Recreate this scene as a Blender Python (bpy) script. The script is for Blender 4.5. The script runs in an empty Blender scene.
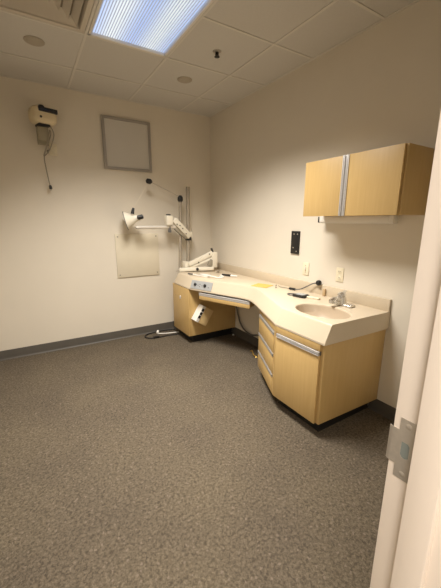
import bpy, bmesh, math, random
from mathutils import Vector, Matrix
random.seed(7)
SC = bpy.context.scene
COL = SC.collection
V = Vector
ORI = {}

# ------------------------------------------------------------------ materials
def srgb(r, g, b):
    f = lambda c: c/12.92 if c <= .04045 else ((c+.055)/1.055)**2.4
    return (f(r/255), f(g/255), f(b/255), 1)

def mat(name, col, rough=.5, metal=0., spec=.5, noise=None, bump=None, coat=0.):
    """col linear rgba; noise=(scale, amount) varies the colour, bump=(scale, strength, dist)"""
    m = bpy.data.materials.new(name); m.use_nodes = True
    nt = m.node_tree; b = nt.nodes['Principled BSDF']
    b.inputs['Base Color'].default_value = col
    b.inputs['Roughness'].default_value = rough
    b.inputs['Metallic'].default_value = metal
    b.inputs['Specular IOR Level'].default_value = spec
    b.inputs['Coat Weight'].default_value = coat
    tc = nt.nodes.new('ShaderNodeTexCoord')
    if noise:
        n = nt.nodes.new('ShaderNodeTexNoise'); n.inputs['Scale'].default_value = noise[0]
        n.inputs['Detail'].default_value = 4
        r = nt.nodes.new('ShaderNodeValToRGB')
        a = noise[1]
        r.color_ramp.elements[0].position = .3; r.color_ramp.elements[1].position = .7
        r.color_ramp.elements[0].color = tuple(c*(1-a) for c in col[:3])+(1,)
        r.color_ramp.elements[1].color = tuple(min(1, c*(1+a)) for c in col[:3])+(1,)
        nt.links.new(tc.outputs['Object'], n.inputs['Vector'])
        nt.links.new(n.outputs['Fac'], r.inputs['Fac'])
        nt.links.new(r.outputs['Color'], b.inputs['Base Color'])
    if bump:
        n = nt.nodes.new('ShaderNodeTexNoise'); n.inputs['Scale'].default_value = bump[0]
        n.inputs['Detail'].default_value = 3
        bp = nt.nodes.new('ShaderNodeBump'); bp.inputs['Strength'].default_value = bump[1]
        bp.inputs['Distance'].default_value = bump[2]
        nt.links.new(tc.outputs['Object'], n.inputs['Vector'])
        nt.links.new(n.outputs['Fac'], bp.inputs['Height'])
        nt.links.new(bp.outputs['Normal'], b.inputs['Normal'])
    return m

def wood_mat(name, c1, c2):
    m = bpy.data.materials.new(name); m.use_nodes = True
    nt = m.node_tree; b = nt.nodes['Principled BSDF']
    b.inputs['Roughness'].default_value = .42
    tc = nt.nodes.new('ShaderNodeTexCoord')
    mp = nt.nodes.new('ShaderNodeMapping'); mp.inputs['Scale'].default_value = (26, 26, 1.6)
    n = nt.nodes.new('ShaderNodeTexNoise'); n.inputs['Scale'].default_value = 2.2; n.inputs['Detail'].default_value = 6
    n.inputs['Distortion'].default_value = .4
    n2 = nt.nodes.new('ShaderNodeTexNoise'); n2.inputs['Scale'].default_value = 3; n2.inputs['Detail'].default_value = 2
    ad = nt.nodes.new('ShaderNodeMix'); ad.data_type = 'FLOAT'; ad.inputs['Factor'].default_value = .35
    r = nt.nodes.new('ShaderNodeValToRGB')
    r.color_ramp.elements[0].position = .3; r.color_ramp.elements[0].color = c1
    r.color_ramp.elements[1].position = .7; r.color_ramp.elements[1].color = c2
    L = nt.links.new
    L(tc.outputs['Object'], mp.inputs['Vector']); L(mp.outputs['Vector'], n.inputs['Vector'])
    L(tc.outputs['Object'], n2.inputs['Vector'])
    L(n.outputs['Fac'], ad.inputs['A']); L(n2.outputs['Fac'], ad.inputs['B'])
    L(ad.outputs['Result'], r.inputs['Fac']); L(r.outputs['Color'], b.inputs['Base Color'])
    return m

def carpet_mat():
    m = bpy.data.materials.new('carpet'); m.use_nodes = True
    nt = m.node_tree; b = nt.nodes['Principled BSDF']; L = nt.links.new
    b.inputs['Roughness'].default_value = .95; b.inputs['Specular IOR Level'].default_value = .15
    tc = nt.nodes.new('ShaderNodeTexCoord')
    def noise(s, d, dist=0):
        n = nt.nodes.new('ShaderNodeTexNoise'); n.inputs['Scale'].default_value = s
        n.inputs['Detail'].default_value = d; n.inputs['Distortion'].default_value = dist
        L(tc.outputs['Object'], n.inputs['Vector']); return n
    big, mid, fine = noise(2.2, 3), noise(75, 3, .6), noise(210, 2)
    vo = nt.nodes.new('ShaderNodeTexVoronoi'); vo.inputs['Scale'].default_value = 110
    L(tc.outputs['Object'], vo.inputs['Vector'])
    r1 = nt.nodes.new('ShaderNodeValToRGB')
    e = r1.color_ramp.elements
    e[0].position = .34; e[0].color = CARPET[0]
    e[1].position = .66; e[1].color = CARPET[1]
    L(mid.outputs['Fac'], r1.inputs['Fac'])
    r2 = nt.nodes.new('ShaderNodeValToRGB'); e = r2.color_ramp.elements
    e[0].position = .3; e[0].color = (.74, .74, .73, 1); e[1].position = .72; e[1].color = (1.22, 1.19, 1.14, 1)
    L(fine.outputs['Fac'], r2.inputs['Fac'])
    mx = nt.nodes.new('ShaderNodeMix'); mx.data_type = 'RGBA'; mx.blend_type = 'MULTIPLY'; mx.inputs['Factor'].default_value = 1
    L(r1.outputs['Color'], mx.inputs['A']); L(r2.outputs['Color'], mx.inputs['B'])
    r3 = nt.nodes.new('ShaderNodeValToRGB'); e = r3.color_ramp.elements
    e[0].position = .3; e[0].color = (.9, .88, .88, 1); e[1].position = .7; e[1].color = (1.12, 1.1, 1.05, 1)
    L(big.outputs['Fac'], r3.inputs['Fac'])
    mx2 = nt.nodes.new('ShaderNodeMix'); mx2.data_type = 'RGBA'; mx2.blend_type = 'MULTIPLY'; mx2.inputs['Factor'].default_value = 1
    L(mx.outputs['Result'], mx2.inputs['A']); L(r3.outputs['Color'], mx2.inputs['B'])
    # flecks of reddish and grey yarn
    r4 = nt.nodes.new('ShaderNodeValToRGB'); e = r4.color_ramp.elements
    e[0].position = .86; e[0].color = (0, 0, 0, 1); e[1].position = .9; e[1].color = (1, 1, 1, 1)
    L(vo.outputs['Color'], r4.inputs['Fac'])
    mx3 = nt.nodes.new('ShaderNodeMix'); mx3.data_type = 'RGBA'
    L(r4.outputs['Color'], mx3.inputs['Factor']); L(mx2.outputs['Result'], mx3.inputs['A'])
    mx3.inputs['B'].default_value = CARPET[2]
    L(mx3.outputs['Result'], b.inputs['Base Color'])
    bp = nt.nodes.new('ShaderNodeBump'); bp.inputs['Strength'].default_value = .25; bp.inputs['Distance'].default_value = .004
    L(fine.outputs['Fac'], bp.inputs['Height']); L(bp.outputs['Normal'], b.inputs['Normal'])
    return m

def emit(name, c1, c2, strength):
    """fluorescent tubes seen through a lens: two brighter bands run the length of the panel"""
    m = bpy.data.materials.new(name); m.use_nodes = True
    nt = m.node_tree; nt.nodes.clear(); L = nt.links.new
    o = nt.nodes.new('ShaderNodeOutputMaterial'); e = nt.nodes.new('ShaderNodeEmission')
    tc = nt.nodes.new('ShaderNodeTexCoord'); sx = nt.nodes.new('ShaderNodeSeparateXYZ')
    mu = nt.nodes.new('ShaderNodeMath'); mu.operation = 'MULTIPLY'; mu.inputs[1].default_value = 2*math.pi/.29
    cs = nt.nodes.new('ShaderNodeMath'); cs.operation = 'COSINE'
    mr = nt.nodes.new('ShaderNodeMapRange'); mr.inputs['From Min'].default_value = 1; mr.inputs['From Max'].default_value = -1
    mx = nt.nodes.new('ShaderNodeMix'); mx.data_type = 'RGBA'
    mx.inputs['A'].default_value = c1; mx.inputs['B'].default_value = c2
    L(tc.outputs['Object'], sx.inputs['Vector']); L(sx.outputs['X'], mu.inputs[0]); L(mu.outputs[0], cs.inputs[0])
    L(cs.outputs[0], mr.inputs['Value']); L(mr.outputs['Result'], mx.inputs['Factor'])
    L(mx.outputs['Result'], e.inputs['Color']); e.inputs['Strength'].default_value = strength
    L(e.outputs['Emission'], o.inputs['Surface'])
    return m

CARPET = [srgb(76, 69, 59), srgb(107, 98, 85), srgb(113, 101, 88)]
WALLC = srgb(222, 213, 197)
M = dict(
    wall=mat('wall_paint', WALLC, .6, spec=.3, noise=(3, .015), bump=(260, .12, .002)),
    ceil=mat('ceiling_tile', srgb(205, 201, 194), .9, spec=.1, noise=(70, .02), bump=(160, .15, .002)),
    grid=mat('grid_paint', srgb(214, 209, 200), .55),
    carpet=carpet_mat(),
    cove=mat('cove_rubber', srgb(82, 77, 70), .5, spec=.4, noise=(8, .05)),
    wood=wood_mat('maple_laminate', srgb(192, 159, 102), srgb(201, 170, 114)),
    wood_pale=wood_mat('pale_maple', srgb(212, 182, 128), srgb(222, 194, 142)),
    wood_in=wood_mat('maple_edge', srgb(176, 142, 90), srgb(190, 157, 104)),
    counter=mat('solid_surface', srgb(204, 189, 165), .36, spec=.45, noise=(140, .025)),
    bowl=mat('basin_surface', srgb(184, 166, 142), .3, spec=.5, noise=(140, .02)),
    black=mat('black_plastic', srgb(26, 24, 23), .45),
    kick=mat('kick_black', srgb(20, 19, 18), .6),
    alu=mat('brushed_aluminium', srgb(208, 205, 202), .34, metal=.3, noise=(60, .06)),
    aludark=mat('dark_aluminium', srgb(112, 110, 108), .4, metal=.4),
    chrome=mat('chrome', srgb(222, 220, 216), .1, metal=.9),
    midalu=mat('grey_aluminium', srgb(164, 159, 152), .38, metal=.3),
    satin=mat('satin_chrome', srgb(222, 216, 206), .28, metal=.25),
    pole=mat('pole_chrome', srgb(186, 179, 168), .22, metal=.7),
    steel=mat('satin_steel', srgb(188, 180, 168), .32, metal=.6, noise=(90, .05)),
    equip=mat('cream_enamel', srgb(232, 224, 206), .38, spec=.5),
    cream=mat('cream_plastic', srgb(228, 218, 192), .4),
    white=mat('white_plastic', srgb(232, 228, 220), .4),
    paint=mat('door_frame_paint', srgb(232, 219, 204), .34, spec=.5, bump=(90, .05, .002)),
    board=mat('grey_board', srgb(206, 201, 192), .3, spec=.5, noise=(2, .02)),
    frame=mat('grey_frame', srgb(158, 151, 142), .42, metal=0),
    sheet=mat('cream_sheet', srgb(218, 208, 186), .2, spec=.6, noise=(5, .03)),
    gpanel=mat('grey_control_plate', srgb(176, 178, 178), .4, metal=.3),
    note=mat('yellow_paper', srgb(226, 172, 88), .7),
    brass=mat('brass', srgb(160, 130, 68), .3, metal=.9),
    greyplas=mat('grey_plastic', srgb(150, 142, 126), .5),
    darkglass=mat('dark_glass', srgb(20, 24, 34), .12, spec=.7),
    vent=mat('vent_paint', srgb(206, 197, 182), .6),
    hole=mat('latch_pocket', srgb(120, 126, 120), .5),
    ventin=mat('vent_shadow_box', srgb(160, 150, 134), .7),
    tanplas=mat('aged_plastic', srgb(218, 202, 168), .42),
    brk=mat('bracket_enamel', srgb(160, 151, 128), .5),
    coverp=mat('ceiling_cover', srgb(172, 162, 146), .6),
    stain=mat('scuffed_tan', srgb(186, 160, 122), .6),
    light=emit('lamp_lens', (.52, .65, .98, 1), (.88, .94, 1.0, 1), 1.08),
    fin=mat('lens_rib', srgb(216, 224, 240), .5),
)

# ------------------------------------------------------------------ mesh helpers
def NB(): return bmesh.new()

def box(bm, a, b, bev=0, seg=2, m=None):
    g = bmesh.ops.create_cube(bm, size=1)
    vs = g['verts']
    c = [(a[i]+b[i])/2 for i in range(3)]; s = [abs(b[i]-a[i]) for i in range(3)]
    for v in vs: v.co = V((c[0]+v.co.x*s[0], c[1]+v.co.y*s[1], c[2]+v.co.z*s[2]))
    if bev:
        es = list({e for v in vs for e in v.link_edges})
        r = bmesh.ops.bevel(bm, geom=es, offset=min(bev, min(s)*.45), segments=seg, affect='EDGES', profile=.5)
        vs = list({v for f in r['faces'] for v in f.verts} | {v for v in vs if v.is_valid})
    if m is not None:
        for v in vs: v.co = m @ v.co
    return vs

def tube(bm, pts, r, n=10, cap=True):
    pts = [V(p) for p in pts]
    rs = r if isinstance(r, (list, tuple)) else [r]*len(pts)
    T = []
    for i in range(len(pts)):
        t = pts[min(i+1, len(pts)-1)]-pts[max(i-1, 0)]; T.append(t.normalized())
    u = T[0].orthogonal().normalized(); rings = []
    for i, p in enumerate(pts):
        u = (u - T[i]*u.dot(T[i])).normalized(); w = T[i].cross(u)
        rings.append([bm.verts.new(p+(u*math.cos(2*math.pi*k/n)+w*math.sin(2*math.pi*k/n))*rs[i]) for k in range(n)])
    for a, b in zip(rings, rings[1:]):
        for k in range(n): bm.faces.new((a[k], a[(k+1) % n], b[(k+1) % n], b[k]))
    if cap:
        bm.faces.new(rings[0][::-1]); bm.faces.new(rings[-1])

def lathe(bm, base, axis, prof, n=24, capa=True, capb=True):
    """prof = [(distance along axis, radius)]"""
    a = V(axis).normalized(); u = a.orthogonal().normalized(); w = a.cross(u); base = V(base); rings = []
    for d, r in prof:
        rings.append([bm.verts.new(base+a*d+(u*math.cos(2*math.pi*k/n)+w*math.sin(2*math.pi*k/n))*max(r, 1e-4)) for k in range(n)])
    for p, q in zip(rings, rings[1:]):
        for k in range(n): bm.faces.new((p[k], p[(k+1) % n], q[(k+1) % n], q[k]))
    if capa: bm.faces.new(rings[0][::-1])
    if capb: bm.faces.new(rings[-1])

def beam(bm, a, b, w, h, bev=.004, up=(0, 0, 1)):
    """a bar from a to b, w across, h along 'up'"""
    a, b = V(a), V(b); x = (b-a); L = x.length; x.normalize(); up = V(up)
    y = up.cross(x).normalized(); z = x.cross(y)
    m = Matrix((x, y, z)).transposed().to_4x4(); m.translation = (a+b)/2
    box(bm, (-L/2, -w/2, -h/2), (L/2, w/2, h/2), bev, 2, m)

def prism(bm, poly, z0, z1, bev=0):
    lo = [bm.verts.new((x, y, z0)) for x, y in poly]; hi = [bm.verts.new((x, y, z1)) for x, y in poly]
    n = len(poly)
    for k in range(n): bm.faces.new((lo[k], lo[(k+1) % n], hi[(k+1) % n], hi[k]))
    bm.faces.new(lo[::-1]); bm.faces.new(hi)
    if bev:
        bmesh.ops.bevel(bm, geom=list({e for v in lo+hi for e in v.link_edges}), offset=bev, segments=2, affect='EDGES', profile=.5)

def bez(pts, n=8):
    """Catmull-Rom through pts"""
    P = [V(p) for p in pts]; P = [2*P[0]-P[1]]+P+[2*P[-1]-P[-2]]; out = []
    for i in range(1, len(P)-2):
        for k in range(n):
            t = k/n; a, b, c, d = P[i-1:i+3]
            out.append(.5*((2*b)+(c-a)*t+(2*a-5*b+4*c-d)*t*t+(3*b-3*c+d-a)*t**3))
    out.append(P[-2]); return out

def obj(name, bm, m, parent=None, label=None, cat=None, group=None, kind=None, loc=None, smooth=True, sharp=35):
    bmesh.ops.recalc_face_normals(bm, faces=bm.faces)
    o_ = ORI[parent.name] if parent else V(loc) if loc else V((0, 0, 0))
    for v in bm.verts: v.co -= o_
    me = bpy.data.meshes.new(name); bm.to_mesh(me); bm.free()
    o = bpy.data.objects.new(name, me); COL.objects.link(o)
    for mm in (m if isinstance(m, (list, tuple)) else [m]): me.materials.append(M[mm] if isinstance(mm, str) else mm)
    if smooth:
        for p in me.polygons: p.use_smooth = True
        try: me.set_sharp_from_angle(angle=math.radians(sharp))
        except Exception: pass
    if parent: o.parent = parent
    else: o.location = o_
    ORI[o.name] = o_
    if label: o['label'] = label
    if cat: o['category'] = cat
    if group: o['group'] = group
    if kind: o['kind'] = kind
    return o

def thing(name, label, cat, loc=(0, 0, 0), group=None, kind=None):
    o = bpy.data.objects.new(name, None); COL.objects.link(o); o.location = loc; ORI[o.name] = V(loc)
    o.empty_display_size = .05
    if label: o['label'] = label
    if cat: o['category'] = cat
    if group: o['group'] = group
    if kind: o['kind'] = kind
    return o

def bx(name, a, b, m, parent=None, bev=.002, **k):
    bm = NB(); box(bm, a, b, bev); return obj(name, bm, m, parent, **k)

def struct(name, bm, m, parent=None, label=None): return obj(name, bm, m, parent, kind=None if parent else 'structure', label=label)

# ------------------------------------------------------------------ the room
H = 2.727
XL, YF, T = -2.78, -3.52, .14          # left wall, front (door) wall, its thickness
JX, JL = -1.60, -2.53                  # door opening
S = .6096; GX = -.4244; GY = -1.1049   # ceiling grid
bm = NB(); box(bm, (-4.6, -5.6, -.05), (1.2, .12, 0)); struct('floor', bm, 'carpet')
bm = NB(); box(bm, (-4.6, 0, 0), (.12, .12, H+.3)); struct('wall_back', bm, 'wall')
bm = NB(); box(bm, (0, YF, 0), (.12, 0, H+.3)); struct('wall_right', bm, 'wall')
bm = NB(); box(bm, (XL-.12, YF, 0), (XL, 0, H+.3)); struct('wall_left', bm, 'wall')
bm = NB()
box(bm, (JX+.012, YF-T, 0), (1.2, YF, H+.3)); box(bm, (-4.6, YF-T, 0), (JL-.012, YF, H+.3)); box(bm, (JL-.012, YF-T, 2.13), (JX+.012, YF, H+.3))
struct('wall_front', bm, 'wall')
bm = NB(); box(bm, (-4.6, -5.72, 0), (1.2, -5.6, H)); struct('wall_hall', bm, 'wall')
bm = NB(); box(bm, (-4.72, -5.6, 0), (-4.6, YF-T, H)); box(bm, (1.2, -5.6, 0), (1.32, YF-T, H)); struct('wall_corridor', bm, 'wall')
bm = NB(); box(bm, (-4.6, -5.6, H), (1.2, YF-T, H+.05)); struct('ceiling_corridor', bm, 'ceil')

bm = NB()      # frame round the corridor's own ceiling lamp
for a, b in (((-2.91, -5.21, H-.03), (-2.88, -3.99, H)), ((-2.32, -5.21, H-.03), (-2.29, -3.99, H)), ((-2.88, -5.21, H-.03), (-2.32, -5.18, H)), ((-2.88, -4.02, H-.03), (-2.32, -3.99, H))): box(bm, a, b)
struct('trim_2', bm, 'grid')
# ceiling of lay-in tiles, open where the light and the diffuser sit
LX0, LX1 = GX-2*S, GX-S; LY1 = GY; LY0 = GY-2*S
VX0, VX1 = GX-3*S, GX-2*S; VY0, VY1 = GY-S, GY
bm = NB()
xs = sorted({XL, VX0, LX0, LX1, 0}); ys = sorted({YF, LY0, VY0, LY1, 0})
for xa, xb in zip(xs, xs[1:]):
    for ya, yb in zip(ys, ys[1:]):
        cx, cy = (xa+xb)/2, (ya+yb)/2
        if LX0 < cx < LX1 and LY0 < cy < LY1: continue
        if VX0 < cx < VX1 and VY0 < cy < VY1: continue
        box(bm, (xa, ya, H), (xb, yb, H+.02))
struct('ceiling', bm, 'ceil')
bm = NB()
w = .0095
k = 0
x = GX
while x > XL: box(bm, (x-w, YF, H-.004), (x+w, 0, H-.0005)); x -= S
for y in [GY+S-k*S for k in range(6)]:
    if y < YF: continue
    ww = w
    segs = [(XL, 0)]
    if LY0+.01 < y < LY1-.01: segs = [(XL, LX0), (LX1, 0)]
    for a, b in segs: box(bm, (a, y-ww, H-.0045), (b, y+ww, H-.0005))
# wall angle
box(bm, (XL, -.022, H-.004), (0, -.0005, H-.0005)); box(bm, (-.022, YF, H-.004), (-.0005, 0, H-.0005))
struct('trim_1', bm, 'grid')

# rubber cove base
def cove(bm, a, b, nrm):
    a, b, n = V(a), V(b), V(nrm)
    prof = [(0, .102), (.004, .102), (.006, .098), (.006, .02), (.010, .008), (.018, .001), (0, .001)]
    ra = [bm.verts.new((a.x+n.x*d, a.y+n.y*d, z)) for d, z in prof]
    rb = [bm.verts.new((b.x+n.x*d, b.y+n.y*d, z)) for d, z in prof]
    n_ = len(prof)
    for k in range(n_): bm.faces.new((ra[k], ra[(k+1) % n_], rb[(k+1) % n_], rb[k]))
    bm.faces.new(ra); bm.faces.new(rb[::-1])
bm = NB(); cove(bm, (XL, -.0005), (-.0005, -.0005), (0, -1)); struct('baseboard_back', bm, 'cove')
bm = NB(); cove(bm, (-.0005, -.575), (-.0005, -1.70), (-1, 0)); cove(bm, (-.0005, -2.53), (-.0005, YF), (-1, 0)); struct('baseboard_right', bm, 'cove')
bm = NB(); cove(bm, (XL+.0005, 0), (XL+.0005, YF), (1, 0)); struct('baseboard_left', bm, 'cove')
bm = NB(); cove(bm, (JX+.06, YF+.0005), (0, YF+.0005), (0, 1)); struct('baseboard_front', bm, 'cove')

# door frame (leaf folded back out of sight): rabbeted jambs, stops, casing
d = thing('door_1', None, None, (JX, YF, 0), kind='structure')
R1, R2 = YF-.049, YF-.100
def jamb(bm, x, s):                     # s = +1 jamb body lies towards +x
    box(bm, (x, YF-T-.012, 0), (x+s*.012, YF-.003, 2.13), .0015)
    box(bm, (x-s*.016, R2, 0), (x+s*.006, R1, 2.114), .0025)
    for ya, yb in ((YF-.008, YF-.003), (YF-T-.014, YF-T+.001)):
        box(bm, (x+s*.001, ya, 0), (x+s*.052, yb, 2.18), .0025)
bm = NB(); jamb(bm, JX, 1); struct('jamb', bm, 'paint', d)
bm = NB(); jamb(bm, JL, -1); struct('jamb', bm, 'paint', d)
bm = NB(); box(bm, (JL, YF-T-.012, 2.118), (JX, YF+.002, 2.13)); box(bm, (JL, R2, 2.102), (JX, R1, 2.12))
box(bm, (JL-.05, YF-.001, 2.13), (JX+.05, YF+.014, 2.18)); box(bm, (JL-.05, YF-T-.014, 2.13), (JX+.05, YF-T+.001, 2.18)); struct('head', bm, 'paint', d)
# strike plate: T-shaped plate with a D-shaped hole, lip bent over the corner
zc = 1.016; px = JX-.0018; YF -= .004
def yz_plate(bm, outer, hole, x0, x1):
    for x in (x0, x1):
        vo = [bm.verts.new((x, y, z)) for y, z in outer]; eo = [bm.edges.new((vo[k], vo[(k+1) % len(vo)])) for k in range(len(vo))]
        vh = [bm.verts.new((x, y, z)) for y, z in hole]; eh = [bm.edges.new((vh[k], vh[(k+1) % len(vh)])) for k in range(len(vh))]
        bmesh.ops.triangle_fill(bm, edges=eo+eh, use_beauty=True)
        if x == x0: A, Ah = vo, vh
    n = len(outer)
    for k in range(n): bm.faces.new((A[k], A[(k+1) % n], vo[(k+1) % n], vo[k]))
    n = len(hole)
    for k in range(n): bm.faces.new((Ah[k], Ah[(k+1) % n], vh[(k+1) % n], vh[k]))
ya, yb = YF-.012, YF-.045
outer = [(ya, zc+.0635), (yb, zc+.0635), (yb, zc-.0635), (ya, zc-.0635), (ya, zc-.037), (YF+.0005, zc-.037), (YF+.0005, zc+.037), (ya, zc+.037)]
hole = [(YF-.019, zc+.016), (YF-.030, zc+.016), (YF-.034, zc+.012), (YF-.034, zc-.014), (YF-.028, zc-.018), (YF-.022, zc-.016), (YF-.019, zc-.011)]
bm = NB(); yz_plate(bm, outer, hole, px, JX-.0002)
lip = [(px, YF), (px+.0004, YF+.004), (px+.0025, YF+.0075), (px+.0043, YF+.0070), (px+.0024, YF+.004), (px+.0018, YF)]
lo = [bm.verts.new((x, y, zc-.037)) for x, y in lip]; hi = [bm.verts.new((x, y, zc+.037)) for x, y in lip]
for k in range(6): bm.faces.new((lo[k], lo[(k+1) % 6], hi[(k+1) % 6], hi[k]))
bm.faces.new(lo[::-1]); bm.faces.new(hi)
sp = struct('strike_plate', bm, 'steel', d, 'satin steel strike plate with two screws')
bm = NB(); box(bm, (JX-.0016, YF-.036, zc-.020), (JX-.0001, YF-.0175, zc+.018)); obj('latch_hole', bm, 'hole', sp)
for z in (zc+.0515, zc-.0515):
    bm = NB(); lathe(bm, (px+.001, YF-.0275, z), (-1, 0, 0), [(0, .0058), (.0012, .0056), (.002, .004)], 18)
    sc = obj('screw', bm, 'steel', sp)

YF += .004
# ------------------------------------------------------------------ ceiling fittings
t = thing('ceiling_light', 'fluorescent troffer light with bluish white ribbed lens set in the ceiling tiles', 'ceiling light', ((LX0+LX1)/2, (LY0+LY1)/2, H))
bm = NB()
for a, b in (((LX0+.012, LY0+.012, H-.006), (LX0+.030, LY1-.012, H+.09)), ((LX1-.030, LY0+.012, H-.006), (LX1-.012, LY1-.012, H+.09)),
             ((LX0+.012, LY0+.012, H-.006), (LX1-.012, LY0+.030, H+.09)), ((LX0+.012, LY1-.030, H-.006), (LX1-.012, LY1-.012, H+.09)),
             ((LX0+.012, LY0+.012, H+.09), (LX1-.012, LY1-.012, H+.10))): box(bm, a, b, .001)
obj('frame', bm, 'white', t)
bm = NB(); box(bm, (LX0+.030, LY0+.030, H+.012), (LX1-.030, LY1-.030, H+.015)); obj('lens', bm, 'light', t)
bm = NB(); nf = 32
for k in range(nf):
    x = LX0+.03+(LX1-LX0-.06)*(k+.5)/nf
    box(bm, (x-.0016, LY0+.031, H+.005), (x+.0016, LY1-.031, H+.0115))
obj('lens_ribs', bm, 'fin', t)

t = thing('air_diffuser', 'square louvred air vent in the ceiling beside the light', 'air vent', ((VX0+VX1)/2, (VY0+VY1)/2, H))
cx, cy = (VX0+VX1)/2, (VY0+VY1)/2
def cone(bm, r0, z0, r1, z1, th=.002):
    a = [bm.verts.new((cx+sx*r0, cy+sy*r0, z0)) for sx, sy in ((-1, -1), (1, -1), (1, 1), (-1, 1))]
    b = [bm.verts.new((cx+sx*r1, cy+sy*r1, z1)) for sx, sy in ((-1, -1), (1, -1), (1, 1), (-1, 1))]
    a2 = [bm.verts.new(v.co+V((0, 0, th))) for v in a]; b2 = [bm.verts.new(v.co+V((0, 0, th))) for v in b]
    for k in range(4):
        j = (k+1) % 4
        bm.faces.new((a[k], a[j], b[j], b[k])); bm.faces.new((a2[k], b2[k], b2[j], a2[j]))
        bm.faces.new((a[k], a2[k], a2[j], a[j])); bm.faces.new((b[k], b[j], b2[j], b2[k]))
hs = S/2-.012
bm = NB(); cone(bm, hs, H-.004, hs-.030, H-.003); cone(bm, hs-.030, H-.003, hs-.050, H+.045); obj('frame', bm, 'vent', t)
for i, r in enumerate((.238, .180, .122, .064)):
    bm = NB(); cone(bm, r, H-.004, r-.036, H+.034); obj('louvre', bm, 'vent', t)
bm = NB(); box(bm, (cx-hs, cy-hs, H+.055), (cx+hs, cy+hs, H+.08)); obj('duct_box', bm, 'ventin', t)

def dish(x, y, label):
    t = thing('ceiling_speaker', label, 'ceiling fitting', (x, y, H), 'round ceiling fittings')
    bm = NB(); lathe(bm, (x, y, H-.0002), (0, 0, -1), [(0, .070), (.004, .069), (.007, .064), (.008, .058)], 36); obj('rim', bm, 'coverp', t)
    bm = NB(); lathe(bm, (x, y, H-.0075), (0, 0, -1), [(0, .057), (.003, .054), (.005, .040), (.0055, .01)], 36); obj('cover', bm, 'coverp', t)
dish(-.735, -.812, 'small round ceiling fitting right of the light, nearer the corner of the room')
dish(-1.953, -.815, 'small round ceiling fitting left of the light, above the wall projector')
t = thing('ceiling_sprinkler', 'dark fire sprinkler head hanging from a ceiling tile', 'sprinkler', (-.732, -1.398, H))
x, y = -.732, -1.398
bm = NB(); lathe(bm, (x, y, H+.0005), (0, 0, -1), [(0, .034), (.004, .032), (.008, .02)], 24); obj('escutcheon', bm, 'steel', t)
bm = NB(); lathe(bm, (x, y, H-.007), (0, 0, -1), [(0, .013), (.010, .013), (.013, .008), (.026, .007)], 16)
for q in (-1, 1): tube(bm, [(x+q*.009, y, H-.016), (x+q*.015, y, H-.025), (x+q*.004, y, H-.034)], .003, 8)
obj('body', bm, 'black', t)
bm = NB(); lathe(bm, (x, y, H-.034), (0, 0, -1), [(0, .020), (.003, .022), (.004, .010)], 20); obj('deflector', bm, 'black', t)

# ------------------------------------------------------------------ back wall things
# grey framed board
t = thing('framed_board', 'grey square board in a thin grey frame hung high on the back wall', 'board', (-1.078, -.001, 1.995))
x0, x1, z0, z1 = -1.347, -.808, 1.997, 2.538; fw = .029
bm = NB()
for a, b in (((x0, -.026, z0), (x0+fw, -.001, z1)), ((x1-fw, -.026, z0), (x1, -.001, z1)), ((x0+fw, -.026, z0), (x1-fw, -.001, z0+fw)), ((x0+fw, -.026, z1-fw), (x1-fw, -.001, z1))): box(bm, a, b, .003)
obj('frame', bm, 'frame', t)
bx('panel', (x0+fw, -.014, z0+fw), (x1-fw, -.002, z1-fw), 'board', t, 0)

# cream sheet screwed to the wall
t = thing('wall_panel', 'flat cream plastic sheet screwed to the back wall under the lamp', 'wall panel', (-1.03, -.001, .765))
bx('sheet', (-1.292, -.014, .768), (-.764, -.001, 1.287), 'sheet', t, .003)
for sx in (-1.262, -.794):
    for sz in (.800, 1.255):
        bm = NB(); lathe(bm, (sx, -.0135, sz), (0, -1, 0), [(0, .009), (.003, .008), (.004, .004)], 16); obj('screw', bm, 'greyplas', t, 'grey screw head')

# wall projector on its bracket
t = thing('wall_projector', 'cream chart projector with a dark window mounted high on the back wall', 'projector', (-1.885, -.001, 2.16))
PJ = Matrix.Translation((-1.898, -.14, -.022)) @ Matrix.Rotation(math.radians(16), 4, 'Z')
def pbox(a, b, bev, seg=2):
    bm = NB(); box(bm, a, b, bev, seg, PJ); return bm
bm = pbox((-.118, -.085, 2.345), (.100, .085, 2.495), .048, 4); obj('housing', bm, 'tanplas', t)
bm = pbox((-.070, -.094, 2.440), (.096, -.02, 2.480), .006); obj('lens_window', bm, 'darkglass', t, 'black lens window')
bm = NB(); lathe(bm, PJ@V((-.035, -.062, 2.470)), (0, 0, 1), [(0, .026), (.020, .026), (.028, .018)], 20); obj('focus_knob', bm, 'black', t)
bm = NB(); lathe(bm, PJ@V((-.055, -.083, 2.395)), (.27, -.96, 0), [(0, .011), (.004, .010)], 14); obj('screw', bm, 'black', t)
bm = pbox((-.070, -.055, 2.328), (.030, .05, 2.346), .004); obj('foot', bm, 'black', t)
bm = NB(); box(bm, (-1.968, -.012, 2.17), (-1.868, -.001, 2.335), .003); box(bm, (-1.965, -.150, 2.185), (-1.872, -.012, 2.330), .008); obj('bracket', bm, 'brk', t)
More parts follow.
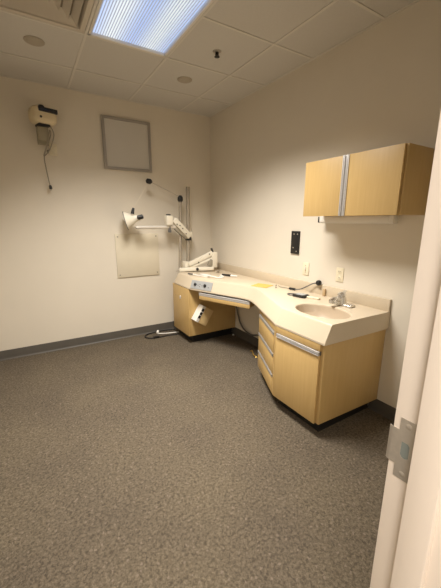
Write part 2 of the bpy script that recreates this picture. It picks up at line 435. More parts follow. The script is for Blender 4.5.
# cord with a coil and plug hanging from it
pts = [(-1.88, -.165, 2.33), (-1.85, -.165, 2.31), (-1.83, -.160, 2.25), (-1.848, -.150, 2.18), (-1.885, -.130, 2.10), (-1.93, -.08, 2.06), (-1.90, -.08, 2.14),
       (-1.858, -.158, 2.24), (-1.862, -.162, 2.28), (-1.884, -.160, 2.20), (-1.915, -.08, 2.10), (-1.93, -.075, 2.03), (-1.925, -.06, 1.96), (-1.915, -.05, 1.86), (-1.905, -.045, 1.785)]
bm = NB(); tube(bm, bez(pts, 7), .0055, 8); c = obj('power_cord', bm, 'greyplas', t, 'grey bundled cord hanging down')
bm = NB(); lathe(bm, (-1.905, -.045, 1.79), (.1, 0, -1), [(0, .008), (.01, .014), (.035, .015), (.04, .010)], 12)
for s in (-1, 1): box(bm, (-1.901+s*.006-.001, -.049, 1.735), (-1.901+s*.006+.001, -.041, 1.752))
obj('plug', bm, 'black', c)
bm = NB(); box(bm, (-1.902, -.10, 2.085), (-1.885, -.07, 2.115), .003); obj('cord_tie', bm, 'greyplas', c)
t = thing('wall_outlet', 'cream outlet box on the back wall below the projector', 'outlet', (-1.835, -.001, 2.08))
bx('cover_plate', (-1.872, -.02, 2.08), (-1.802, -.001, 2.195), 'cream', t, .004)
for z in (2.162, 2.113): bx('socket', (-1.853, -.023, z-.014), (-1.821, -.019, z+.014), 'cream', t, .003)

# ------------------------------------------------------------------ examination stand (poles, arm, lamp)
ZC = .81
t = thing('examination_stand', 'cream and chrome instrument stand with two poles and jointed arms on the countertop', 'instrument stand', (-.42, -.12, ZC))
def cyl(name, a, b, r, m, parent, label=None, n=16):
    bm = NB(); tube(bm, [a, b], r, n); return obj(name, bm, m, parent, label)
bm = NB(); box(bm, (-.475, -.175, ZC+.0005), (-.345, -.055, ZC+.115), .008); obj('base_block', bm, 'equip', t)
p = cyl('main_pole', (-.405, -.106, ZC+.10), (-.385, -.106, 1.851), .0235, 'pole', t)
bm = NB(); lathe(bm, (-.385, -.106, 1.849), (0, 0, 1), [(0, .0235), (.004, .022), (.006, .01)], 16); obj('end_cap', bm, 'greyplas', p)
cyl('secondary_pole', (-.535, -.144, ZC+.03), (-.509, -.144, 1.69), .0185, 'pole', t)
# plate both poles stand on, running to the front arm
bm = NB(); beam(bm, (-.56, -.175, ZC+.024), (-.17, -.375, ZC+.042), .085, .042, .008); obj('lower_arm', bm, 'equip', t)
bm = NB(); lathe(bm, (-.372, -.31, ZC+.036), (-.4, -.9, 0), [(0, .018), (.022, .018), (.028, .012)], 14); obj('lock_knob', bm, 'black', t)
bm = NB(); lathe(bm, (-.535, -.135, ZC+.0005), (0, 0, 1), [(0, .045), (.008, .045), (.012, .03)], 20); obj('foot', bm, 'steel', t)
# balanced front arm
bm = NB(); beam(bm, (-.43, -.19, ZC+.085), (-.165, -.345, 1.045), .055, .058, .01); obj('lift_arm', bm, 'equip', t)
bm = NB(); beam(bm, (-.42, -.19, ZC+.04), (-.17, -.345, .975), .035, .026, .006); obj('parallel_link', bm, 'equip', t)
bm = NB(); box(bm, (-.185, -.385, ZC+.045), (-.115, -.31, 1.055), .012); hb = obj('arm_head', bm, 'equip', t)
bm = NB(); beam(bm, (-.225, -.35, .875), (-.18, -.35, .955), .05, .05, .006); obj('spring_box', bm, 'greyplas', t)
bm = NB(); tube(bm, [(-.165, -.35, 1.05), (-.195, -.36, 1.10)], [.010, .013], 10); obj('release_lever', bm, 'black', hb)
for a in ((-.335, -.275, .925), (-.215, -.345, 1.03)):
    bm = NB(); lathe(bm, a, (-.45, -.9, 0), [(0, .008), (.006, .008)], 10); obj('bolt', bm, 'black', t)
# clamp and upper arm on the main pole
bm = NB(); box(bm, (-.435, -.150, 1.225), (-.350, -.062, 1.305), .010); cl = obj('pole_clamp', bm, 'equip', t)
bm = NB(); lathe(bm, (-.392, -.106, 1.195), (0, 0, 1), [(0, .040), (.03, .040)], 20); obj('clamp_ring', bm, 'black', cl)
bm = NB(); tube(bm, [(-.40, -.14, 1.235), (-.40, -.185, 1.228)], .014, 12); obj('clamp_knob', bm, 'black', cl)
bm = NB(); beam(bm, (-.405, -.165, 1.245), (-.635, -.215, 1.455), .05, .075, .010); ua = obj('upper_arm', bm, 'equip', t)
for a in ((-.56, -.228, 1.385), (-.52, -.222, 1.35), (-.47, -.21, 1.285), (-.60, -.235, 1.40)):
    bm = NB(); lathe(bm, a, (-.2, -1, 0), [(0, .007), (.006, .007)], 10); obj('bolt', bm, 'black', ua)
bm = NB(); beam(bm, (-.45, -.165, 1.225), (-.615, -.20, 1.345), .03, .028, .005); obj('lower_link', bm, 'greyplas', t)
bm = NB(); box(bm, (-.735, -.245, 1.388), (-.655, -.165, 1.502), .010); eb = obj('elbow_block', bm, 'equip', t)
bm = NB(); lathe(bm, (-.697, -.205, 1.501), (0, 0, 1), [(0, .028), (.012, .028), (.016, .022)], 18); obj('cap', bm, 'black', eb)
bm = NB(); tube(bm, [(-.685, -.205, 1.375), (-.685, -.205, 1.325)], .016, 12); tube(bm, [(-.685, -.205, 1.33), (-.685, -.205, 1.302)], .02, 12); obj('elbow_knob', bm, 'aludark', eb)
r = cyl('instrument_rod', (-1.085, -.20, 1.364), (-.61, -.20, 1.366), .019, 'satin', t)
bm = NB(); lathe(bm, (-1.085, -.20, 1.364), (-1, 0, 0), [(0, .0155), (.012, .013), (.016, .008)], 14); obj('rod_tip', bm, 'steel', r)
# lamp: two thin links from the secondary pole, cone shade
bm = NB(); lathe(bm, (-.509, -.144, 1.668), (0, 0, 1), [(0, .025), (.02, .034), (.05, .032), (.075, .016)], 16); obj('pole_joint', bm, 'black', t)
cyl('lamp_rod', (-.513, -.144, 1.725), (-.895, -.16, 1.88), .005, 'steel', t, n=8)
bm = NB(); lathe(bm, (-.935, -.16, 1.884), (1, 0, -.12), [(0, .012), (.012, .028), (.05, .030), (.07, .014)], 16); obj('rod_joint', bm, 'black', t)
cyl('lamp_wire', (-.91, -.16, 1.875), (-1.108, -.195, 1.572), .0014, 'cream', t, n=8)
ax = V((-.92, .33, -.24)).normalized(); tip = V((-1.035, -.2, 1.478))
bm = NB(); n = 36
# shade: hollow shell
prof_o = [(-.012, .022), (0, .030), (.04, .036), (.075, .046), (.10, .062), (.135, .084), (.168, .104)]
prof_i = [(.166, .101), (.13, .078), (.095, .054), (.07, .038), (.03, .03)]
lathe(bm, tip, ax, prof_o+prof_i, n, True, True); sh = obj('lamp_shade', bm, 'equip', t)
bm = NB(); lathe(bm, tip+ax*.164, ax, [(0, .103), (.0, .107), (.008, .107), (.008, .100), (0, .100)], n, False, False); obj('shade_rim', bm, 'aludark', sh)
bm = NB(); lathe(bm, tip+ax*.03, ax, [(0, .02), (.04, .026), (.07, .03), (.09, .02), (.097, .004)], 20); obj('bulb', bm, 'white', sh)
bm = NB(); lathe(bm, (-1.085, -.24, 1.472), (1, -.15, .22), [(0, .012), (.008, .026), (.062, .026), (.07, .014)], 16); obj('lamp_handle', bm, 'black', sh)
bm = NB(); tube(bm, [(-1.125, -.20, 1.515), (-1.12, -.20, 1.54), (-1.108, -.195, 1.578)], [.02, .017, .013], 12); obj('lamp_hinge', bm, 'black', sh)

# ------------------------------------------------------------------ countertop with bevelled apron and moulded basin
ZB = .68
base = [(-.46, -.012), (-.66, -.235), (-.66, -.62)]
cur = bez([(-.648, -.70, 0), (-.55, -.945, 0), (-.46, -1.17, 0), (-.405, -1.31, 0), (-.384, -1.40, 0), (-.392, -1.48, 0), (-.44, -1.61, 0), (-.5, -1.752, 0)], 5)
base += [(v.x, v.y) for v in cur] + [(-.66, -2.13), (-.66, -2.590), (-.0005, -2.606), (-.0005, -.012)]
n = len(base)
cen = None
def offset(poly, d):
    """inset every edge by d except the straight ends on the walls and the right end"""
    out = []
    for i in range(len(poly)):
        p0, p1, p2 = V(poly[i-1]+(0,)), V(poly[i]+(0,)), V(poly[(i+1) % len(poly)]+(0,))
        def nd(a, b):
            t = (b-a).normalized(); nn = V((-t.y, t.x, 0))
            onwall = (abs(a.x+.0005) < 1e-4 and abs(b.x+.0005) < 1e-4) or (abs(a.y+.012) < 1e-4 and abs(b.y+.012) < 1e-4)
            end = a.y < -2.58 and b.y < -2.58
            return t, nn, 0 if onwall or end else d
        t1, n1, d1 = nd(p0, p1); t2, n2, d2 = nd(p1, p2)
        den = t1.x*t2.y-t1.y*t2.x
        a = p0+n1*d1; b = p1+n2*d2
        if abs(den) < 1e-3: q = p1+n1*d1
        else:
            s = ((b.x-a.x)*t2.y-(b.y-a.y)*t2.x)/den; q = a+t1*s
        out.append((q.x, q.y))
    return out
ct = thing('countertop', 'long beige solid countertop with a curved front, sloped apron and backsplash along the right wall', 'countertop', (-.3, -1.3, ZB))
bm = NB(); rings = []
for z, dd in ((ZB, .012), (ZB, 0), (ZB+.012, 0), (.795, .046), (.804, .051), (.809, .057), (ZC, .064)):
    rings.append([bm.verts.new((x, y, z)) for x, y in offset(base, dd)])
for a, b in zip(rings, rings[1:]):
    for k in range(n): bm.faces.new((a[k], a[(k+1) % n], b[(k+1) % n], b[k]))
bm.faces.new(rings[0][::-1])
bcx, bcy, bax, bay = -.402, -2.335, .158, .212
NE = 56
ell = lambda s, z, ox=0: [bm.verts.new((bcx+ox+bax*s*math.cos(2*math.pi*k/NE), bcy+bay*s*math.sin(2*math.pi*k/NE), z)) for k in range(NE)]
bowl = [ell(1.03, ZC), ell(1.0, ZC-.004), ell(.985, ZC-.012), ell(.95, ZC-.035), ell(.88, ZC-.065), ell(.76, ZC-.092), ell(.58, ZC-.108), ell(.35, ZC-.116), ell(.12, ZC-.118)]
top_e = [e for e in {e for v in rings[-1] for e in v.link_edges} if all(v in set(rings[-1]) for v in e.verts)]
be = [bm.edges.new((bowl[0][k], bowl[0][(k+1) % NE])) for k in range(NE)]
bmesh.ops.triangle_fill(bm, edges=top_e+be, use_beauty=True)
bowlfaces = []
for i, (a, b) in enumerate(zip(bowl, bowl[1:])):
    for k in range(NE):
        f = bm.faces.new((a[k], a[(k+1) % NE], b[(k+1) % NE], b[k])); f.material_index = 1 if i > 1 else 0
f = bm.faces.new(bowl[-1]); f.material_index = 1
obj('worktop', bm, ['counter', 'bowl'], ct, sharp=16)
bm = NB(); lathe(bm, (bcx, bcy, ZC-.1178), (0, 0, 1), [(0, .024), (.003, .023), (.003, .016), (.001, .012)], 20); obj('drain', bm, 'chrome', ct, 'chrome basin drain')
bm = NB(); box(bm, (-.021, -2.605, ZC-.002), (-.0008, -.02, .899), .004); obj('backsplash', bm, 'counter', ct)

# control plate with two knobs on the sloped apron (fixed to the countertop)
nA, nB = V((-.648, -.70, 0)), V((-.55, -.945, 0)); tdir = (nB-nA).normalized(); nout = V((tdir.y, -tdir.x, 0))
if nout.x > 0: nout = -nout
sl = .046/.103
up = (V((0, 0, 1))-nout*sl).normalized(); fn = tdir.cross(up); fn = fn if fn.dot(nout) > 0 else -fn
org = nA+tdir*.128+V((0, 0, ZB+.012))+up*.052+fn*.002
Mx = Matrix((tdir, up, fn)).transposed().to_4x4(); Mx.translation = org
bm = NB(); box(bm, (-.150, -.045, 0), (.150, .052, .004), .001, 1, Mx); cp = obj('control_plate', bm, 'gpanel', ct, 'grey metal control plate with two black knobs')
for u in (-.085, .055):
    bm = NB(); lathe(bm, Mx@V((u, .004, .004)), fn, [(0, .017), (.014, .015), (.016, .010)], 16); box(bm, (u-.003, -.014, .018), (u+.003, .022, .024), .001, 1, Mx); obj('knob', bm, 'black', cp)
for u, v in ((-.02, .012), (-.02, -.014), (.012, .0), (-.045, 0.0), (.105, -.01)):
    bm = NB(); lathe(bm, Mx@V((u, v, .004)), fn, [(0, .006), (.003, .005)], 10); obj('indicator', bm, 'aludark', cp)

# ------------------------------------------------------------------ base cabinets
def kickpoly(bm, poly): prism(bm, poly, .001, .101)
CB = .102; CT = ZB-.001
# instrument-end cabinet
t = thing('base_cabinet', 'maple cabinet with a lock under the far end of the countertop by the back wall', 'cabinet', (-.33, -.41, 0))
bx('body', (-.640, -.640, CB), (-.003, -.185, CT), 'wood', t, .002)
dr = bx('door', (-.660, -.638, CB), (-.641, -.187, CT-.004), 'wood', t, .002)
bm = NB(); lathe(bm, (-.660, -.413, .545), (-1, 0, 0), [(0, .014), (.006, .013), (.009, .008)], 16); box(bm, (-.668, -.425, .518), (-.660, -.401, .535), .002); obj('lock', bm, 'alu', dr)
bm = NB(); lathe(bm, (-.660, -.277, .545), (-1, 0, 0), [(0, .008), (.004, .007)], 12); obj('screw', bm, 'wood_in', dr)
bx('toe_kick', (-.590, -.590, .001), (-.02, -.19, CB-.001), 'kick', t, 0)

# outlet box screwed at a slant to that cabinet's side
c0 = V((-.525, -.6415, .37)); rot = Matrix.Rotation(math.radians(33), 4, 'Y')
Mb = Matrix.Translation(c0) @ rot
t = thing('outlet_box', 'slanted maple box with three black sockets fixed to the cabinet side under the desk', 'outlet box', c0)
bm = NB(); box(bm, (-.058, -.108, -.10), (.095, -.0005, .10), .003, 2, Mb); obj('body', bm, 'wood_pale', t)
bm = NB(); box(bm, (-.064, -.109, -.10), (-.0575, -.0005, .10), .001, 1, Mb); fp = obj('face_plate', bm, 'white', t)
bm = NB(); box(bm, (-.064, -.1135, -.10), (-.026, -.1078, .10), .001, 1, Mb); obj('front_plate', bm, 'white', t)
for z in (-.035, .008, .052):
    bm = NB(); box(bm, (-.061, -.1175, z-.018), (-.031, -.113, z+.016), .002, 2, Mb); obj('socket', bm, 'black', t)
bm = NB(); lathe(bm, Mb@V((-.041, -.1125, -.083)), (0, -1, 0), [(0, .006), (.003, .005)], 10); obj('screw', bm, 'steel', t)

# shallow drawer slung below the kneehole
a, b = V((-.605, -.81, 0)), V((-.362, -1.41, 0)); td = (b-a).normalized(); nn = V((-td.y, td.x, 0)); nn = nn if nn.x > 0 else -nn
t = thing('pencil_drawer', 'shallow maple drawer with an aluminium front slung under the desk kneehole', 'drawer', ((a.x+b.x)/2, (a.y+b.y)/2, .6))
Md = Matrix((td, nn, V((0, 0, 1)))).transposed().to_4x4(); Md.translation = a+V((0, 0, 0))
Ld = (b-a).length
bm = NB(); box(bm, (0, .012, .600), (Ld, .33, .6085), .001, 1, Md); box(bm, (0, .012, .6085), (.014, .33, .655), .001, 1, Md); box(bm, (Ld-.014, .012, .6085), (Ld, .33, .655), .001, 1, Md); box(bm, (.014, .318, .6085), (Ld-.014, .33, .655), .001, 1, Md); obj('tray', bm, 'wood_in', t)
bm = NB(); box(bm, (-.004, -.006, .590), (Ld+.004, .012, .632), .002, 2, Md); obj('drawer_front', bm, 'wood', t)
bm = NB(); box(bm, (-.004, -.008, .632), (Ld+.004, .010, .664), .003, 2, Md); box(bm, (-.004, -.012, .657), (Ld+.004, -.006, .664), .001, 1, Md); obj('pull', bm, 'alu', t, 'brushed aluminium pull rail')
for u in (.05, Ld-.05):
    bm = NB(); box(bm, (u-.012, .03, .655), (u+.012, .30, CT), 0, 1, Md); obj('hanger', bm, 'aludark', t)

# drawer cabinet, its face turned towards the kneehole
A, B = V((-.436, -1.655, 0)), V((-.660, -2.130, 0)); fd = (B-A).normalized(); fo = V((fd.y, -fd.x, 0)); fo = fo if fo.x < 0 else -fo
FL = (B-A).length
t = thing('drawer_cabinet', 'maple three drawer cabinet set at an angle beside the sink cabinet', 'cabinet', (-.3, -1.9, 0))
i1, i2 = A-fo*.02, B-fo*.02
i1 = A+V((.030, 0, 0)); i2 = B+V((.030, 0.0, 0))
bm = NB(); prism(bm, [(-.003, A.y), (i1.x, A.y), (i2.x, B.y+.002), (-.003, B.y+.002)], CB, CT, .0015); obj('body', bm, 'wood', t)
k1, k2 = A+V((.09, 0, 0)), B+V((.09, 0, 0))
bm = NB(); prism(bm, [(-.02, A.y-.03), (k1.x, A.y-.03), (k2.x, B.y+.004), (-.02, B.y+.004)], .001, CB-.001); obj('toe_kick', bm, 'kick', t)
Mf = Matrix((fd, fo, V((0, 0, 1)))).transposed().to_4x4(); Mf.translation = A
bm = NB(); box(bm, (0.004, -.022, .625), (FL-.002, -.004, CT), .001, 1, Mf); obj('top_rail', bm, 'wood', t)
bm = NB(); box(bm, (FL-.030, -.022, CB), (FL-.002, -.004, .623), .001, 1, Mf); obj('stile', bm, 'wood', t)
for z0, z1 in ((CB, .262), (.266, .436), (.440, .612)):
    bm = NB(); box(bm, (.004, -.0235, z0+.002), (FL-.034, -.002, z1-.022), .0015, 2, Mf); dd = obj('drawer', bm, 'wood', t)
    bm = NB(); box(bm, (.004, -.020, z1-.022), (FL-.034, -.006, z1), .001, 1, Mf); box(bm, (.004, -.006, z1-.006), (FL-.034, .004, z1), .001, 1, Mf); box(bm, (.004, -.006, z1-.022), (FL-.034, .002, z1-.018), .001, 1, Mf)
    obj('pull', bm, 'midalu', dd, 'brushed aluminium pull rail')

# sink cabinet
t = thing('sink_cabinet', 'maple cabinet with one door under the basin at the near end of the countertop', 'cabinet', (-.33, -2.355, 0))
bm = NB(); prism(bm, [(-.003, -2.1345), (-.638, -2.1345), (-.638, -2.576), (-.003, -2.592)], CB, CT, .002); obj('body', bm, 'wood', t)
bx('toe_kick', (-.580, -2.535, .001), (-.02, -2.135, CB-.001), 'kick', t, 0)
bx('top_rail', (-.658, -2.556, .630), (-.639, -2.134, CT), 'wood', t, .001)
dr = bx('door', (-.660, -2.553, CB+.002), (-.639, -2.137, .598), 'wood', t, .002)
bm = NB(); box(bm, (-.654, -2.553, .598), (-.639, -2.150, .626), .001); obj('pull_channel', bm, 'aludark', dr)
bm = NB()
for z in (.6005, .612, .6225): box(bm, (-.668, -2.553, z-.0028), (-.6545, -2.150, z+.0028), .0012)
obj('pull', bm, 'alu', dr, 'ribbed aluminium pull rail')

# ------------------------------------------------------------------ wall cabinet
X0, Y0, Y1, Z0, Z1 = -.318, -2.008, -2.752, 1.476, 1.865; YS = -2.362
t = thing('wall_cabinet', 'maple two door cabinet hung on the right wall above the sink', 'cabinet', (-.16, -2.38, Z0))
bx('body', (X0+.021, Y1, Z0+.004), (-.002, Y0, Z1), 'wood', t, .002)
for ya, yb, h0, h1 in ((Y0, YS+.022, YS+.021, YS+.001), (YS-.022, Y1+.012, YS-.021, YS-.001)):
    bm = NB(); box(bm, (X0, ya, Z0), (X0+.019, yb, Z1-.001), .0015); dd = obj('door', bm, 'wood', t)
    bm = NB(); box(bm, (X0+.004, h0, Z0), (X0+.018, h1, Z1-.001), .001)
    for y in (h0, (h0+h1)/2): box(bm, (X0-.006, y-.003, Z0), (X0+.006, y+.003, Z1-.001), .001)
    obj('pull', bm, 'alu', dd, 'vertical ribbed aluminium pull')
t = thing('cabinet_strip_light', 'slim unlit strip light fitted under the wall cabinet', 'light', (-.08, -2.32, 1.44))
bx('housing', (-.085, -2.56, 1.430), (-.030, -1.965, 1.4800), 'white', t, .006)
bx('end_cap', (-.088, -2.592, 1.426), (-.027, -2.56, 1.4800), 'white', t, .004)
bx('end_cap', (-.086, -1.965, 1.429), (-.029, -1.953, 1.4760), 'black', t, .003)
bx('tube_cover', (-.075, -2.55, 1.424), (-.040, -1.975, 1.4295), 'white', t, .002)

# ------------------------------------------------------------------ right wall plates
t = thing('wall_bracket', 'black upright metal mounting plate on the right wall', 'wall plate', (-.001, -1.63, 1.14))
bx('plate', (-.014, -1.682, 1.137), (-.001, -1.578, 1.350), 'black', t, .003)
for y, z in ((-1.615, 1.322), (-1.66, 1.322), (-1.612, 1.195), (-1.655, 1.162)):
    bm = NB(); lathe(bm, (-.0135, y, z), (-1, 0, 0), [(0, .007), (.003, .006)], 12); obj('screw', bm, 'steel', t)
t = thing('light_switch', 'cream toggle switch plate on the right wall below the black plate', 'switch', (-.001, -1.778, .95))
bx('cover_plate', (-.007, -1.815, .953), (-.001, -1.742, 1.070), 'cream', t, .003)
bx('toggle', (-.020, -1.784, 1.004), (-.006, -1.773, 1.026), 'white', t, .002)
for z in (1.042, .982):
    bm = NB(); lathe(bm, (-.0068, -1.778, z), (-1, 0, 0), [(0, .004), (.002, .003)], 10); obj('screw', bm, 'brass', t)
t = thing('power_outlet', 'cream duplex outlet on the right wall above the faucet', 'outlet', (-.001, -2.152, .95))
bx('cover_plate', (-.007, -2.189, .953), (-.001, -2.116, 1.070), 'cream', t, .003)
for z in (1.038, .986):
    s = bx('socket', (-.010, -2.169, z-.014), (-.006, -2.136, z+.014), 'cream', t, .003)
    for y in (-2.159, -2.146): bx('slot', (-.0106, y-.0012, z-.004), (-.0098, y+.0012, z+.007), 'black', s, 0)

# ------------------------------------------------------------------ things on the countertop
t = thing('faucet', 'chrome single lever faucet behind the basin', 'faucet', (-.15, -2.31, ZC))
bm = NB(); box(bm, (-.185, -2.405, ZC+.0005), (-.115, -2.215, ZC+.018), .009, 3); obj('base_plate', bm, 'chrome', t)
bm = NB(); lathe(bm, (-.15, -2.30, ZC+.016), (0, 0, 1), [(0, .040), (.012, .037), (.035, .036), (.05, .032), (.058, .020)], 24); obj('valve_body', bm, 'chrome', t)
bm = NB(); tube(bm, bez([(-.16, -2.30, ZC+.036), (-.20, -2.298, ZC+.052), (-.235, -2.296, ZC+.054), (-.268, -2.294, ZC+.042)], 5), [.021]*6+[.018]*10, 14)
lathe(bm, (-.260, -2.295, ZC+.046), (-.3, 0, -1), [(0, .016), (.018, .015), (.02, .010)], 14); obj('spout', bm, 'chrome', t)
bm = NB(); lathe(bm, (-.15, -2.30, ZC+.070), (0, 0, 1), [(0, .026), (.010, .033), (.022, .030), (.032, .016), (.034, .006)], 20); beam(bm, (-.15, -2.30, ZC+.094), (-.095, -2.292, ZC+.104), .026, .012, .004); obj('lever', bm, 'chrome', t)
for y in (-2.385, -2.235):
    bm = NB(); lathe(bm, (-.15, y, ZC+.017), (0, 0, 1), [(0, .018), (.005, .016), (.008, .008)], 16); obj('cap', bm, 'chrome', t)

t = thing('flexible_gooseneck', 'black headed gooseneck lying on the countertop and leaning over the backsplash', 'gooseneck', (-.07, -1.75, ZC))
bm = NB(); tube(bm, bez([(-.10, -1.755, ZC+.014), (-.085, -1.80, ZC+.022), (-.065, -1.86, ZC+.055), (-.050, -1.91, ZC+.088), (-.040, -1.96, ZC+.103)], 6), .0055, 10); obj('neck', bm, 'aludark', t)
bm = NB(); tube(bm, [(-.105, -1.69, ZC+.0125), (-.10, -1.755, ZC+.014)], .011, 12); obj('handle', bm, 'black', t)
bm = NB(); lathe(bm, (-.042, -1.950, ZC+.100), (.12, -.95, .25), [(0, .009), (.006, .019), (.020, .025), (.036, .022), (.046, .010)], 20); obj('head', bm, 'black', t)
bm = NB(); tube(bm, bez([(-.105, -1.69, ZC+.009), (-.09, -1.62, ZC+.0045), (-.11, -1.56, ZC+.0045), (-.075, -1.50, ZC+.0045)], 6), .004, 8); obj('cord', bm, 'greyplas', t)
# small block on the ledge
bx('wall_stop', (-.040, -2.045, ZC+.0005), (-.0215, -2.02, ZC+.062), 'stain', None, .003, label='small tan block standing against the backsplash left of the faucet', cat='block', loc=(-.03, -2.03, ZC))
# handheld gadget with looped strap
t = thing('handheld_device', 'small dark handheld device with a grey looped strap left of the basin', 'device', (-.23, -1.93, ZC))
Mg = Matrix.Translation((-.225, -1.945, ZC)) @ Matrix.Rotation(math.radians(12), 4, 'Z')
bm = NB(); box(bm, (-.048, -.062, .0005), (.045, .050, .022), .006, 2, Mg); obj('case', bm, 'black', t)
bm = NB(); box(bm, (-.030, -.045, .0215), (.030, .034, .0245), .002, 1, Mg); obj('screen', bm, 'gpanel', t)
bm = NB(); tube(bm, [Mg@V(q) for q in bez([(-.02, .05, .008), (-.035, .09, .006), (-.005, .125, .006), (.03, .10, .006), (.02, .05, .008)], 6)], .005, 8); obj('strap', bm, 'aludark', t)
Mg2 = Matrix.Translation((-.185, -2.045, ZC)) @ Matrix.Rotation(math.radians(14), 4, 'Z')
bm = NB(); box(bm, (-.018, -.062, .0005), (.018, .062, .014), .004, 2, Mg2); obj('eraser', bm, 'cream', None, 'short cream plastic bar lying right of the handheld device', 'bar', loc=(-.185, -2.045, ZC))
# yellow note
Mn = Matrix.Translation((-.215, -1.415, ZC)) @ Matrix.Rotation(math.radians(24), 4, 'Z')
bm = NB(); box(bm, (-.080, -.085, .0005), (.080, .085, .004), .001, 1, Mn); obj('paper_note', bm, 'note', None, 'yellow paper note lying on the countertop', 'note', loc=(-.225, -1.395, ZC))
# pin standing by the note
bm = NB(); lathe(bm, (-.165, -1.565, ZC+.0005), (0, 0, 1), [(0, .008), (.003, .008), (.004, .003), (.022, .003), (.024, .006), (.03, .005)], 12); obj('peg', bm, 'aludark', None, 'tiny dark peg standing right of the yellow note', 'peg', loc=(-.165, -1.565, ZC))
# loose cords and bits by the stand
t = thing('coiled_cord', 'white cord in loose loops on the countertop in front of the instrument stand', 'cord', (-.36, -.60, ZC))
bm = NB(); tube(bm, bez([(-.53, -.50, ZC+.008), (-.50, -.62, ZC+.008), (-.46, -.72, ZC+.008), (-.39, -.68, ZC+.008), (-.42, -.57, ZC+.008), (-.48, -.60, ZC+.02), (-.44, -.77, ZC+.02), (-.37, -.86, ZC+.008), (-.30, -.82, ZC+.008), (-.26, -.70, ZC+.008)], 7), .0075, 8); obj('lead', bm, 'white', t)
bm = NB(); tube(bm, [(-.555, -.43, ZC+.0105), (-.53, -.50, ZC+.009)], .0095, 10); obj('connector', bm, 'aludark', t)
t = thing('hand_tool', 'small black handled tool with a white sleeve on the countertop near the wall', 'tool', (-.21, -.78, ZC))
bm = NB(); tube(bm, [(-.25, -.71, ZC+.0135), (-.20, -.82, ZC+.0135)], [.010, .013], 12); obj('handle', bm, 'black', t)
bm = NB(); tube(bm, [(-.20, -.82, ZC+.0125), (-.165, -.90, ZC+.0125)], [.012, .010], 12); obj('sleeve', bm, 'white', t)
t = thing('swivel_base', 'small round steel swivel base under the arm on the countertop', 'fitting', (-.18, -.50, ZC))
bm = NB(); lathe(bm, (-.18, -.50, ZC+.0005), (0, 0, 1), [(0, .020), (.006, .020), (.01, .012), (.024, .012)], 18); obj('stem', bm, 'steel', t)
bm = NB(); lathe(bm, (-.18, -.50, ZC+.024), (0, 0, 1), [(0, .03), (.004, .032), (.007, .028)], 18); obj('disc', bm, 'steel', t)
bm = NB(); box(bm, (-.345, -.83, ZC+.0005), (-.318, -.802, ZC+.022), .003); obj('switch_box', bm, 'white', None, 'tiny white cube on the countertop near its front edge', 'box', loc=(-.33, -.815, ZC))

# ------------------------------------------------------------------ cords on the floor and in the kneehole
t = thing('kneehole_cord', 'dark grey cord hanging in the kneehole against the right wall', 'cord', (-.03, -.9, .1))
bm = NB(); tube(bm, bez([(-.05, -.70, .668), (-.04, -.69, .50), (-.03, -.71, .36), (-.03, -.78, .22), (-.03, -.88, .145), (-.03, -1.02, .125), (-.03, -1.14, .16), (-.05, -1.30, .20), (-.05, -1.45, .30)], 6), .009, 8); obj('lead', bm, 'aludark', t)
t = thing('power_lead', 'black cord looped on the floor by the back wall with a white plug', 'cord', (-.95, -.12, 0))
bm = NB(); tube(bm, bez([(-.60, -.06, .008), (-.74, -.035, .008), (-.88, -.04, .008), (-.99, -.07, .008), (-1.04, -.14, .008), (-1.00, -.215, .008), (-.94, -.235, .010), (-.88, -.24, .008), (-.78, -.235, .008), (-.63, -.26, .008)], 8), .008, 8); obj('lead', bm, 'black', t)
bm = NB(); beam(bm, (-.965, -.228, .016), (-.885, -.237, .016), .032, .028, .006); obj('inline_block', bm, 'black', t)
t = thing('white_cord', 'white cord with a plug lying on the floor beside the far cabinet', 'cord', (-.80, -.14, 0))
bm = NB(); tube(bm, bez([(-.61, -.20, .012), (-.70, -.175, .010), (-.78, -.155, .010), (-.86, -.11, .012), (-.845, -.09, .022)], 7), .007, 8); obj('lead', bm, 'white', t)
bm = NB(); beam(bm, (-.866, -.115, .020), (-.838, -.065, .030), .026, .026, .005); obj('plug', bm, 'white', t)
bm = NB(); lathe(bm, (-.035, -.645, .0005), (0, 0, 1), [(0, .012), (.009, .012), (.014, .008)], 14); obj('plastic_bung', bm, 'white', None, 'small white cap on the floor at the back of the kneehole', 'cap', loc=(-.035, -.645, 0))
t = thing('brass_hook', 'small brass hook shaped fitting on the floor beside the drawer cabinet', 'fitting', (-.20, -1.27, 0))
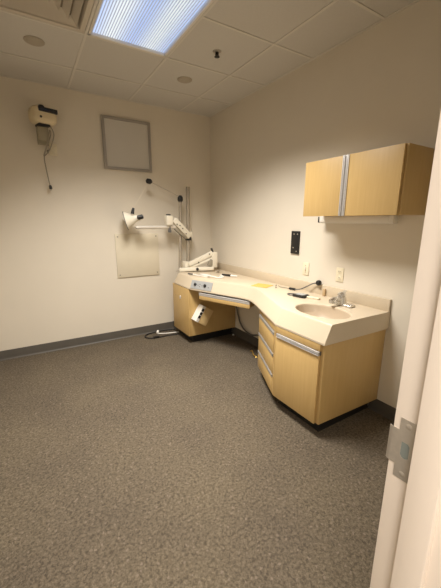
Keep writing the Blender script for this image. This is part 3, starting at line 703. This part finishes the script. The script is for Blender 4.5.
bm = NB(); tube(bm, bez([(-.205, -1.235, .035), (-.195, -1.25, .048), (-.20, -1.275, .038), (-.21, -1.31, .018), (-.195, -1.335, .012)], 6), .007, 10); obj('bent_tube', bm, 'brass', t)
bm = NB(); lathe(bm, (-.195, -1.335, .0005), (0, 0, 1), [(0, .015), (.006, .015), (.012, .009), (.02, .008)], 16); obj('foot', bm, 'brass', t)

# ------------------------------------------------------------------ light
def area(name, loc, sx, sy, power, col, spread=180):
    l = bpy.data.lights.new(name, 'AREA'); l.shape = 'RECTANGLE'; l.size = sx; l.size_y = sy; l.energy = power; l.color = col
    l.spread = math.radians(spread)
    o = bpy.data.objects.new(name, l); o.location = loc; COL.objects.link(o); return o
area('ceiling_lamp', ((LX0+LX1)/2, (LY0+LY1)/2, H-.001), S-.07, 2*S-.07, 69, (1, .948, .872), 122)
area('corridor_lamp', (-2.6, -4.6, H-.02), .55, 1.15, 78, (1, .94, .88), 150)
w = bpy.data.worlds.new('World'); SC.world = w; w.use_nodes = True
w.node_tree.nodes['Background'].inputs['Color'].default_value = (.9, .8, .65, 1)
w.node_tree.nodes['Background'].inputs['Strength'].default_value = .0

# ------------------------------------------------------------------ camera
F, YAW, PITCH, ROLL = 311.06, .5497, .2303, .0033
cy_, sy_, cp_, sp_ = math.cos(YAW), math.sin(YAW), math.cos(PITCH), math.sin(PITCH)
fwd = V((sy_*cp_, cy_*cp_, -sp_)); rt = V((cy_, -sy_, 0)); upv = rt.cross(fwd)
c_, s_ = math.cos(ROLL), math.sin(ROLL)
r2 = rt*c_+upv*s_; u2 = upv*c_-rt*s_
cam = bpy.data.cameras.new('camera'); co = bpy.data.objects.new('camera', cam); COL.objects.link(co)
mw = Matrix((r2, u2, -fwd)).transposed().to_4x4(); mw.translation = V((-2.1645, -3.7993, 1.4388)); co.matrix_world = mw
cam.sensor_fit = 'HORIZONTAL'; cam.sensor_width = 36; cam.lens = 36*F/441; cam.clip_start = .01
SC.camera = co
vs = SC.view_settings; vs.view_transform = 'Standard'; vs.look = 'None'; vs.gamma = 1; vs.exposure = 0
